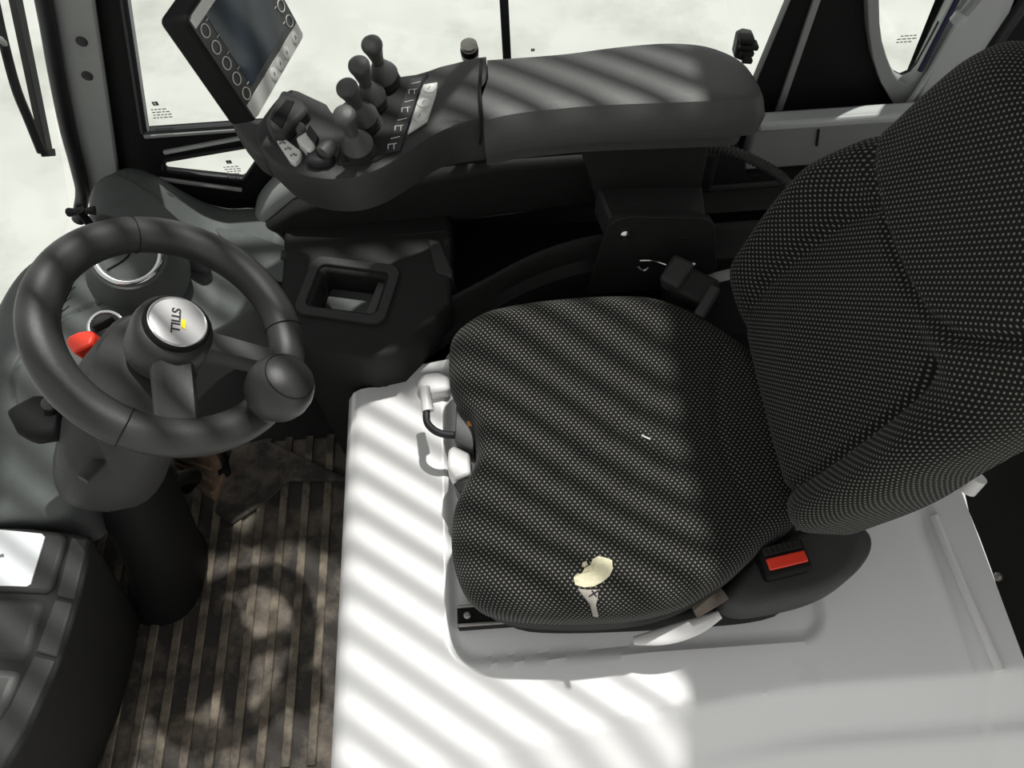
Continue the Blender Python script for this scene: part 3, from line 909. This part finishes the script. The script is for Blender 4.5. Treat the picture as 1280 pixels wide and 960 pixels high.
for x, y in ((675, 181), (786, 172), (872, 173)):
    lathe('screw', [(.004, -.004), (.004, .002), (.002, .003)], P(x, y, Y=.832), (0, -1, .1), STEEL, ar, seg=10)
# lever console: plan outline lofted downwards
con = [(608, 74), (560, 80), (538, 87), (505, 97), (470, 112), (440, 122), (424, 132), (412, 144), (398, 146), (382, 132), (368, 112), (350, 118), (326, 148), (318, 168), (330, 190), (352, 208), (385, 221), (430, 224), (470, 213), (510, 190), (540, 170), (570, 157), (605, 152)]
CZ = .735
co3 = crv([P(x, y, Z=CZ) for x, y in con], 90)
# the front end of the console turns up towards the display
def cz_(x): return 0.0
cc3 = sum(co3, Vector()) / len(co3)
def conring(s, d):
    o_ = []
    for p in co3:
        q = cc3 + (p - cc3) * s
        # keep the arm-side end flush with the pad
        f = sstep(-.06, -.01, p.x)
        q = q.lerp(Vector((p.x, q.y, p.z)), f)
        o_.append(Vector((q.x, q.y, CZ + d + .006 * f)))
    return o_
loft('lever_console', [conring(.80, -.075), conring(.93, -.066), conring(1.0, -.040), conring(1.01, -.022), conring(1.0, -.006), conring(.985, -.001), conring(.96, 0), conring(.5, .001)], DKGREY, ar, 35)
zc = CZ
seam_ = [P(602, 75, Z=AZ + .004), P(600, 110, Z=AZ + .005), P(602, 153, Z=AZ + .002), P(600, 180, Z=AZ - .03)]
tube('pad_gap', seam_, .0022, DEEP, ar, n=16, seg=8)
# raised plate carrying the levers
def cpl(name, pts, z, h, mt_, parent, bevel=.002):
    return prism(name, [P(x, y, Z=z) for x, y in pts], (0, 0, -h), mt_, parent, bevel=bevel)
cpl('lever_plate', ((420, 204), (424, 182), (436, 150), (452, 118), (500, 95), (536, 90), (505, 150), (489, 188), (470, 200), (440, 205)), CZ + .004, .008, BLACK, ar, .003)
sn = cpl('symbol_strip', ((481, 191), (500, 187), (529, 96), (513, 98)), CZ + .0055, .003, INK, ar, .0005)
for k in range(8):
    t = k / 7
    cx = 490 + 30 * t; cy = 183 - 80 * t
    o_ = P(cx, cy, Z=CZ + .006)
    e1 = Vector((.0, 0, 0))
    if k % 2 == 0:
        for a, b in (((-.005, -.004), (-.005, .004)), ((-.005, .004), (.006, .005)), ((.0025, .004), (.0025, -.005))):
            tube('symbol', [o_ + Vector((a[0], a[1], 0)), o_ + Vector((b[0], b[1], 0))], .0007, PALE, sn, raw=True, seg=4)
    else:
        for a, b in (((-.006, -.002), (.006, .001)),):
            tube('symbol', [o_ + Vector((a[0], a[1], 0)), o_ + Vector((b[0], b[1], 0))], .0007, PALE, sn, raw=True, seg=4)
kp = cpl('key_panel', ((509, 166), (524, 118), (529, 105), (547, 102), (545, 118), (534, 150)), CZ + .0065, .005, STRIP, ar, .0015)
for x, y in ((537, 111), (530, 129), (525, 146)):
    o_ = P(x, y, Z=CZ + .0066)
    lathe('round_key', [(.009, -.001), (.009, .0012), (.0078, .0018), (.001, .002)], o_, (0, 0, 1), LIGHTK, kp, seg=20)
    tube('key_symbol', [o_ + Vector((-.002, -.003, .002)), o_ + Vector((.001, .003, .002))], .0006, MARK, kp, raw=True, seg=4)
# four levers
LB = [(483, 104, 467, 62), (467, 131, 451, 88), (459, 156, 437, 116), (451, 191, 433, 150)]
for bx, by, tx_, ty_ in LB:
    b = P(bx, by, Z=CZ + .003)
    # height of the tip above the plate taken along the leaning stick
    tip = min((P(tx_, ty_, Z=CZ + h * .001) for h in range(30, 90, 2)), key=lambda q: abs((q - b).length - .068))
    ax_ = (tip - b).normalized()
    L_ = (tip - b).length
    lv = lathe('lever', [(.004, .030), (.0080, .041), (.0078, .046), (.0090, .054), (.0118, L_ + .001), (.0136, L_ + .006), (.0139, L_ + .009), (.0128, L_ + .0125), (.009, L_ + .015), (.001, L_ + .016)], b, ax_, ARMG, ar, seg=24)
    lathe('boot', [(.016, .016), (.0195, .0165), (.0205, .019), (.0190, .023), (.0125, .034), (.0088, .042), (.006, .044)], b, ax_, ARMG, lv, seg=24)
    lathe('bellows', [(.0215, -.004), (.0215, .0005), (.017, .0025), (.0205, .005), (.0165, .0075), (.0198, .010), (.016, .0125), (.0190, .015), (.014, .018)], b, (ax_ + Vector((0, 0, .5))).normalized(), BLACK, lv, seg=24)
# key pad, thumb switch group
cp = cpl('white_keypad', ((344, 173), (352, 169), (376, 188), (375, 196), (368, 203), (362, 200)), CZ + .008, .01, WHITEP, ar, .002)
for x, y in ((353, 179), (360, 186), (367, 194)):
    o_ = P(x, y, Z=CZ + .0085)
    for k in range(3):
        box('key_symbol', o_ + Vector((.003 * (k - 1), .002 * (k % 2), 0)), (.002, .003, .0008), MARK, cp)
sw = cpl('rocker_switch', ((369, 172), (383, 163), (396, 175), (394, 183), (386, 189)), CZ + .018, .02, LIGHTK, ar, .003)
cpl('rocker_face', ((382, 165), (387, 155), (398, 170), (394, 180)), CZ + .022, .006, INK, sw, .001)
cpl('rocker_knob', ((368, 160), (374, 150), (381, 154), (380, 163), (372, 167)), CZ + .02, .02, ARMG, sw, .003)
tr = cpl('thumb_rest', ((381, 200), (384, 183), (400, 178), (418, 190), (412, 199), (395, 203)), CZ + .014, .016, INK, ar, .004)
lathe('thumb_wheel', [(.002, -.012), (.010, -.009), (.0115, 0), (.010, .009), (.002, .012)], P(409, 186, Z=CZ + .018), (.6, .8, .1), ARMG, tr, seg=20)
cpl('display_arm', ((282, 138), (300, 142), (322, 150), (352, 140), (366, 150), (344, 178), (332, 196), (316, 186), (298, 164)), CZ - .004, .045, DKGREY, ar, .01)
# display foot
cpl('display_foot', ((330, 150), (352, 110), (370, 116), (386, 134), (352, 168), (338, 166)), CZ + .02, .05, DKGREY, ar, .006)
cpl('foot_recess', ((338, 148), (358, 124), (368, 126), (352, 160)), CZ + .0215, .004, DEEP, ar, .001)
# support post and bracket
pt = [P(x, y, Y=.85) for x, y in ((722, 178), (890, 178), (872, 258), (748, 262))]
prism('support_post', pt, (0, .05, 0), BLACK, ar, bevel=.006)
def bk(x, z): return Vector((x, .765, z))
brl = [bk(.135, .40), bk(.345, .40), bk(.338, .45), bk(.318, .545), bk(.308, .562), bk(.292, .570), bk(.185, .583), bk(.168, .578), bk(.156, .565)]
brk = prism('bracket_plate', brl, (0, .012, 0), BLACK, ar, bevel=.0015)
prism('bracket_cap', [bk(.160, .580) + Vector((0, .010, -.010)), bk(.304, .566) + Vector((0, .010, -.006)), Vector((.318, .86, .535)), Vector((.30, .87, .545)), Vector((.165, .87, .56)), Vector((.150, .86, .55))], (0, 0, -.06), DKGREY, ar, bevel=.006)
lathe('bolt', [(.0085, -.002), (.0085, .001), (.007, .005), (.003, .007), (.001, .007)], P(781, 292, Y=.764), (0, -1, .3), CHROME, brk, seg=20)
lathe('bolt', [(.005, -.002), (.005, .001), (.003, .004), (.001, .005)], P(866, 330, Y=.764), (0, -1, .3), CHROME, brk, seg=16)
box('slot', P(856, 299, Y=.7645), (.008, .002, .003), CHROME, brk)

# ------------------------------------------------------------------ display
A_ = P(318, 152, D=.985)
B_ = P(380, 44, Z=A_.z + .004)
eu = (B_ - A_)
dC = (P(231, 22, D=1.0) - CAM)
t_ = (eu.dot(A_ - CAM)) / eu.dot(dC)
C_ = CAM + dC * t_
ev = C_ - A_
Wd, Hd = eu.length, ev.length
eu.normalize(); ev.normalize(); en = eu.cross(ev)
if en.dot(CAM - A_) < 0: en = -en
print('DISPLAY', A_, B_, C_, Wd, Hd, en)
dsp = thing('display_terminal', 'tilted operator display with round side keys and pale key strip', 'display', A_)
Hd2 = Hd * .985
def dp(u, v, n=0): return A_ + eu * (u * Wd) + ev * (v * Hd2) + en * n
hs = [dp(a, b, 0) for a, b in rrect(-.015, -.01, 1.015, 1.01, .05, 4)]
prism('housing', [p - en * .0005 for p in hs], -en * .034, DEEP, dsp, bevel=.004, scale=1.03)
face = prism('face_panel', [dp(a, b, .0008) for a, b in rrect(.01, .008, .99, .992, .04, 4)], -en * .002, BEZEL, dsp)
prism('screen', [dp(a, b, .0014) for a, b in ((.17, .215), (.83, .215), (.83, .90), (.17, .90))], -en * .001, SCREEN, face)
prism('key_strip', [dp(a, b, .0016) for a, b in ((.02, .02), (.06, .008), (.96, .008), (.985, .03), (.985, .145), (.02, .155))], -en * .001, STRIP, face)
prism('key_strip', [dp(a, b, .0016) for a, b in ((.02, .90), (.36, .90), (.36, .988), (.06, .988), (.02, .97))], -en * .001, STRIP, face)
for k in range(5):
    v = .22 + .152 * k
    for u, su in ((.085, 1), (.915, -1)):
        torus('round_key', dp(u, v, .0016), en, .0072, .0007, PALE, face, seg=24, rs=5)
        a = dp(u + su * .055, v + .04, .0016)
        tube('key_tick', [a, a + eu * su * .005], .0005, PALE, face, raw=True, seg=4)
for u in (.44, .56, .69, .87):
    lathe('oval_key', [(.0065, -.0005), (.0065, .0010), (.005, .0016), (.001, .0017)], dp(u, .082, .0016), en, LIGHTK, face, seg=20, sy=1.25)
    for j in range(3):
        tube('key_symbol', [dp(u - .012 + .01 * j, .07, .0032), dp(u + .0 + .005 * j, .10, .0032)], .0004, MARK, face, raw=True, seg=4)

# ------------------------------------------------------------------ latches, hose, wiper
lt = thing('window_latch', 'small ribbed window latch knob behind the lever console', 'latch', P(588, 74, Y=.975))
b = P(588, 75, Y=.975)
lathe('latch_knob', [(.010, -.02), (.011, .004), (.0125, .006), (.0125, .011), (.0105, .013), (.0125, .015), (.0125, .022), (.0105, .024), (.0125, .026), (.0118, .030), (.003, .032)], b, (0, -.15, 1), STEEL, lt, seg=20)
lathe('latch_band', [(.0128, .014), (.0130, .016), (.0130, .021), (.0128, .023)], b, (0, -.15, 1), DEEP, lt, seg=20)
lt2 = thing('window_catch', 'dark hooked window catch at the rear end of the armrest', 'catch', P(930, 72, Y=.975))
prism('handle_frame', [P(x, y, Y=.985) for x, y in ((914, 62), (919, 38), (928, 34), (939, 36), (942, 46), (930, 47), (924, 66))], (0, -.02, 0), DKGREY, lt2, bevel=.003)
for k, (y, s) in enumerate(((48, 10), (56, 13), (64, 9), (73, 7))):
    q = P(933 + (2 if k == 1 else 0), y, Y=.965)
    box('handle_rib', q, (s * .0022, .018, .007), BLACK, lt2, rot=Matrix.Rotation(.15, 3, 'Y'), bevel=.002)
hp = crv([P(886, 184, Y=.885), P(905, 187, Y=.88), P(935, 197, Y=.87), P(975, 220, Y=.86), P(1000, 250, Y=.85)], 60)
hose = thing('cable_hose', 'black corrugated cable hose running from the armrest behind the seat', 'hose', hp[0])
tube('hose_sleeve', hp, lambda t: .0075 + .0012 * math.sin(t * 2 * math.pi * 28), DKGREY, hose, n=170, seg=10)
wpr = thing('windscreen_wiper', 'black wiper with flat blade outside the front windscreen', 'wiper', P(55, 195, X=-.84))
q0, q1 = P(14, -6, X=-.82), P(56, 196, X=-.83)
dq = (q1 - q0)
sd_ = dq.cross(Vector((1, 0, 0))).normalized() * .015
prism('blade', [q0 - dq * .8 - sd_, q0 - dq * .8 + sd_, q1 + sd_ * .75, q1 - sd_ * .75], (.012, 0, 0), BLACK, wpr, bevel=.002)
prism('blade_cap', [q1 - dq * .05 - sd_ * .95, q1 - dq * .05 + sd_ * .95, q1 + sd_ * .85, q1 - sd_ * .85], (.015, 0, 0), DEEP, wpr, bevel=.002)
tube('arm', [P(-8, -5, X=-.81), P(4, 50, X=-.81), P(20, 110, X=-.815), P(36, 150, X=-.82), P(52, 190, X=-.825)], .008, DEEP, wpr, n=20, seg=8)
tube('arm_link', [P(-10, 46, X=-.80), P(2, 50, X=-.805), P(8, 60, X=-.81)], .005, PAINTG, wpr, n=6, seg=8)

# ------------------------------------------------------------------ driver seat
seat = thing('driver_seat', 'black driver seat with pale dotted fabric and a torn cushion', 'seat', (.2, .45, .35))
cush = [(-.085, .637), (-.090, .575), (-.080, .538), (-.060, .505), (-.056, .456), (-.061, .43), (-.082, .395), (-.092, .355), (-.090, .305), (-.072, .258), (-.03, .232), (.074, .220), (.16, .224), (.235, .250), (.30, .295), (.36, .34), (.38, .45), (.36, .56), (.30, .625), (.25, .66), (.196, .681), (.1, .686), (.009, .680), (-.055, .664)]
fold = [[(-.03, .36), (.05, .40), (.13, .46), (.22, .54)], [(.0, .30), (.08, .345), (.16, .40), (.25, .46)], [(.02, .52), (.10, .42), (.15, .36)], [(.07, .55), (.14, .47), (.20, .40)]]
def cush_z(x, y):
    v = (y - .45) / .23
    z = .512 + .012 * sstep(.45, .9, abs(v)) - .014 * math.exp(-((x - .17) / .12) ** 2 - (v / .6) ** 2)
    z -= .016 * sstep(-.02, -.09, x)
    z -= .006 * sstep(.2, .34, x)
    for f in fold:
        d = seg_dist((x, y), f)
        if d < .03: z -= .0030 * math.exp(-(d / .009) ** 2)
    d = seg_dist((x, y), [(.29, .33), (.275, .40), (.27, .45), (.28, .52), (.30, .58)])
    z -= .004 * math.exp(-(d / .006) ** 2)
    return z
pad('cushion', cush, cush_z, .452, .030, XY, FAB, seat, n=150, rings=46, centre=(.13, .45), undercut=.012)
pan = [(a + (.0 if a > 0 else .008), b) for a, b in cush]
pan = [(.13 + (a - .13) * .985, .45 + (b - .45) * .985) for a, b in pan]
pad('seat_pan', pan, lambda x, y: .455, .405, .012, XY, BLACK, seat, n=90, rings=4, centre=(.13, .45), undercut=.01)
base = [(-.05, .60), (-.05, .30), (-.03, .255), (.03, .238), (.20, .232), (.32, .236), (.36, .26), (.375, .32), (.375, .58), (.33, .64), (.0, .64)]
pad('suspension_base', base, lambda x, y: .41, .351, .012, XY, DEEP, seat, n=90, rings=4, centre=(.15, .44))
# torn foam patch lying in the fabric
def drape(name, pxs, mt_, lift, h):
    pts = []
    for x, y in pxs:
        q = P(x, y, Z=.51)
        for _ in range(4): q = P(x, y, Z=cush_z(q.x, q.y) + lift)
        pts.append(q)
    c = sum(pts, Vector()) / len(pts)
    c.z = cush_z(c.x, c.y) + lift + h
    n = len(pts)
    ring2 = []
    rr = random.Random(len(pxs))
    for p in pts:
        q = p.lerp(c, .4); q.z = cush_z(q.x, q.y) + lift + h * rr.uniform(.3, 1.3); ring2.append(q)
    low_ = [p - Vector((0, 0, .01)) for p in pts]
    vs = low_ + pts + ring2 + [c]
    fs = []
    for k in range(2):
        for i in range(n):
            j = (i + 1) % n
            fs.append([k * n + i, k * n + j, (k + 1) * n + j, (k + 1) * n + i])
    for i in range(n): fs.append([2 * n + i, 2 * n + (i + 1) % n, 3 * n])
    o = mesh(name, vs, fs, mt_, seat, 30)
    return o
fm = drape('torn_foam', ((717, 722), (720, 718), (727, 717), (731, 710), (738, 706), (741, 699), (748, 695), (757, 697), (765, 700), (766, 711), (762, 720), (752, 728), (742, 733), (730, 734), (719, 731)), FOAM, .0015, .004)
drape('torn_foam', ((728, 703), (733, 701), (735, 706), (731, 709), (727, 708)), FOAM, .0015, .002)
drape('torn_backing', ((722, 736), (735, 737), (748, 737), (747, 748), (745, 757), (748, 769), (742, 768), (738, 755), (731, 747)), FOAMD, .001, .001)
for a, b in (((736, 746), (748, 738)), ((740, 738), (746, 746))):
    tube('thread', [P(*a, Z=cush_z(.07, .24) + .002), P(*b, Z=cush_z(.07, .25) + .003)], .0008, INK, seat, raw=True, seg=5)

ln_ = [P(x, y, Z=cush_z(.17, .47) + .001) for x, y in ((802, 544), (808, 547), (813, 549))]
tube('lint', ln_, .0012, PAPER, seat, raw=True, seg=5)
# backrest in its own leaning frame
BA = math.radians(19)
BO = Vector((.335, .474, .545))
BU = Vector((0, 1, 0)); BV = Vector((math.sin(BA), 0, math.cos(BA))); BW = Vector((-math.cos(BA), 0, math.sin(BA)))
def BM(u, v, w_): return BO + BU * u + BV * v + BW * w_
bo = [(0, -.03), (-.10, -.03), (-.155, -.022), (-.187, .01), (-.198, .08), (-.203, .16), (-.196, .24), (-.188, .30), (-.182, .35), (-.168, .41), (-.135, .448), (-.07, .464), (0, .467), (.07, .464), (.135, .448), (.168, .41), (.182, .35), (.188, .30), (.200, .24), (.207, .16), (.200, .08), (.187, .01), (.155, -.022), (.10, -.03)]
seam1 = [(.215, .30), (.18, .283), (.127, .269), (.06, .256), (0, .256), (-.054, .268), (-.096, .290), (-.118, .319), (-.14, .36), (-.19, .43)]
seam2 = [(-.122, -.03), (-.128, .005), (-.133, .073), (-.128, .137), (-.123, .183), (-.116, .221), (-.10, .25)]
seam3 = [(-a, b) for a, b in seam2]
def back_w(u, v):
    a = abs(u)
    wv = .005 + .045 * sstep(.10, .19, a) * sstep(.31, .20, v) * sstep(-.06, .05, v)
    wv += .014 * sstep(.245, .275, v) * sstep(.19, .10, a)
    wv += .015 * math.exp(-((v - .07) / .06) ** 2) * sstep(.14, .03, a)
    for s, dd in ((seam1, .012), (seam2, .012), (seam3, .008)):
        d = seg_dist((u, v), s)
        if d < .03: wv -= dd * math.exp(-(d / .0075) ** 2)
    return wv
pad('backrest', bo, back_w, -.072, .034, BM, FAB, seat, n=150, rings=50, centre=(0, .2), undercut=.02)
pad('back_shell', [(a * .88, .2 + (b - .2) * .90) for a, b in bo], lambda u, v: -.065, -.09, .012, BM, DEEP, seat, n=90, rings=4, centre=(0, .2))
tube('lumbar_knob', [P(1208, 612, Z=.53), P(1222, 596, Z=.55)], .012, WHITEP, seat, raw=True)
# side cover with the buckle
cov = [P(x, y, Z=.462) for x, y in ((906, 748), (916, 722), (945, 690), (990, 664), (1030, 652), (1068, 652), (1090, 664), (1091, 688), (1070, 716), (1035, 738), (990, 752), (935, 760))]
sv = pad('side_cover', [(p.x, p.y) for p in cov], lambda x, y: .470, .405, .022, XY, DKGREY, seat, n=70, rings=8, smooth=60)
bkz = .487
bc_ = P(981, 698, Z=bkz)
bu = (P(1010, 690, Z=bkz) - P(952, 704, Z=bkz)).normalized()
bv = Vector((0, 0, 1)).cross(bu)
RB = Matrix((bu, bv, Vector((0, 0, 1)))).transposed()
buck = box('belt_buckle', bc_ - Vector((0, 0, .012)), (.060, .040, .03), DEEP, sv, rot=RB, bevel=.005)
box('release_button', bc_ - bv * .004 + Vector((0, 0, .0035)), (.050, .0145, .006), RED, buck, rot=RB, bevel=.0015)
box('buckle_cap', bc_ + bv * .0125 + Vector((0, 0, .003)), (.050, .011, .005), BLACK, buck, rot=RB, bevel=.001)
for k in range(6):
    box('grip_ridge', bc_ + bv * .0125 + bu * (-.0175 + .007 * k) + Vector((0, 0, .006)), (.003, .009, .003), BLACK, buck, rot=RB)
# recline handle and webbing by the cushion edge
rh = crv([P(792, 801, Z=.42), P(830, 795, Z=.43), P(870, 783, Z=.44), P(900, 768, Z=.45)], 16)
tube('recline_handle', rh, lambda t: .003 + .0085 * math.sin(math.pi * (.08 + .84 * t)), WHITEP, seat, n=20, seg=12, flat=.55)
tube('webbing', [P(868, 765, Z=.462), P(890, 752, Z=.475), P(906, 742, Z=.476)], .008, BEIGE, seat, n=8, seg=8, flat=.25)
# front controls
zp = lambda name, pts, z, h, mt_, bv_=.002: prism(name, [P(x, y, Z=z) for x, y in pts], (0, 0, -h), mt_, seat, bevel=bv_)
zp('control_panel', ((570, 506), (577, 502), (590, 516), (594, 548), (592, 562), (568, 552)), .462, .05, ARMG)
zp('weight_button', ((560, 562), (566, 556), (587, 566), (588, 592), (568, 600), (559, 585)), .458, .045, WHITEP, .004)
zp('button_bezel', ((566, 604), (588, 596), (590, 606), (574, 616)), .455, .05, DKGREY)
zp('indicator_lens', ((583, 527), (590, 525), (590, 532), (585, 532)), .464, .004, ORANGE, .0005)
tube('slide_lever', [P(533, 514, Z=.445), P(534, 528, Z=.443), P(543, 538, Z=.44), P(556, 543, Z=.437), P(576, 544, Z=.43)], .0055, INK, seat, n=20, seg=10)
tube('lever_grip', [P(531, 484, Z=.452), P(535, 514, Z=.445)], lambda t: .0075 + .0015 * t, WHITEP, seat, n=8, seg=12)
# slide rail
rc = P(590, 770, Z=.372)
rl = box('slide_rail', rc + Vector((.06, 0, -.008)), (.16, .030, .022), DEEP, seat, bevel=.002)
for s in (-1, 1):
    box('rail_flange', rc + Vector((.06, s * .0125, .004)), (.158, .004, .006), STEEL, rl, bevel=.001)
lathe('rail_bolt', [(.005, 0), (.005, .004), (.003, .006)], rc + Vector((-.006, 0, .003)), (0, 0, 1), STEEL, rl, seg=12)
box('recliner_bracket', (.335, .695, .40), (.17, .11, .10), DEEP, seat, bevel=.008)
# belt retractor on the console side
RR = Matrix.Rotation(math.radians(-38), 3, 'Z') @ Matrix.Rotation(math.radians(20), 3, 'X')
rt_ = box('belt_retractor', P(868, 362, Z=.50), (.062, .045, .05), BLACK, seat, rot=RR, bevel=.006)
box('retractor_cap', P(846, 344, Z=.515), (.034, .046, .04), DKGREY, rt_, rot=RR, bevel=.006)
box('retractor_rib', P(884, 378, Z=.518), (.016, .05, .02), DKGREY, rt_, rot=RR, bevel=.003)
tube('wire_clip', [P(800, 326, Y=.755), P(815, 326, Y=.752), P(832, 331, Y=.75)], .0016, CHROME, seat, n=8, seg=6)
tube('wire_clip', [P(797, 333, Y=.755), P(805, 338, Y=.752), P(811, 334, Y=.75)], .0014, CHROME, seat, n=8, seg=6)
bh = crv([P(878, 352, Z=.47), P(895, 347, Z=.48), P(915, 342, Z=.48)], 8)
tube('belt_loop', bh, .010, PAINTG, seat, n=10, seg=8, flat=.5)
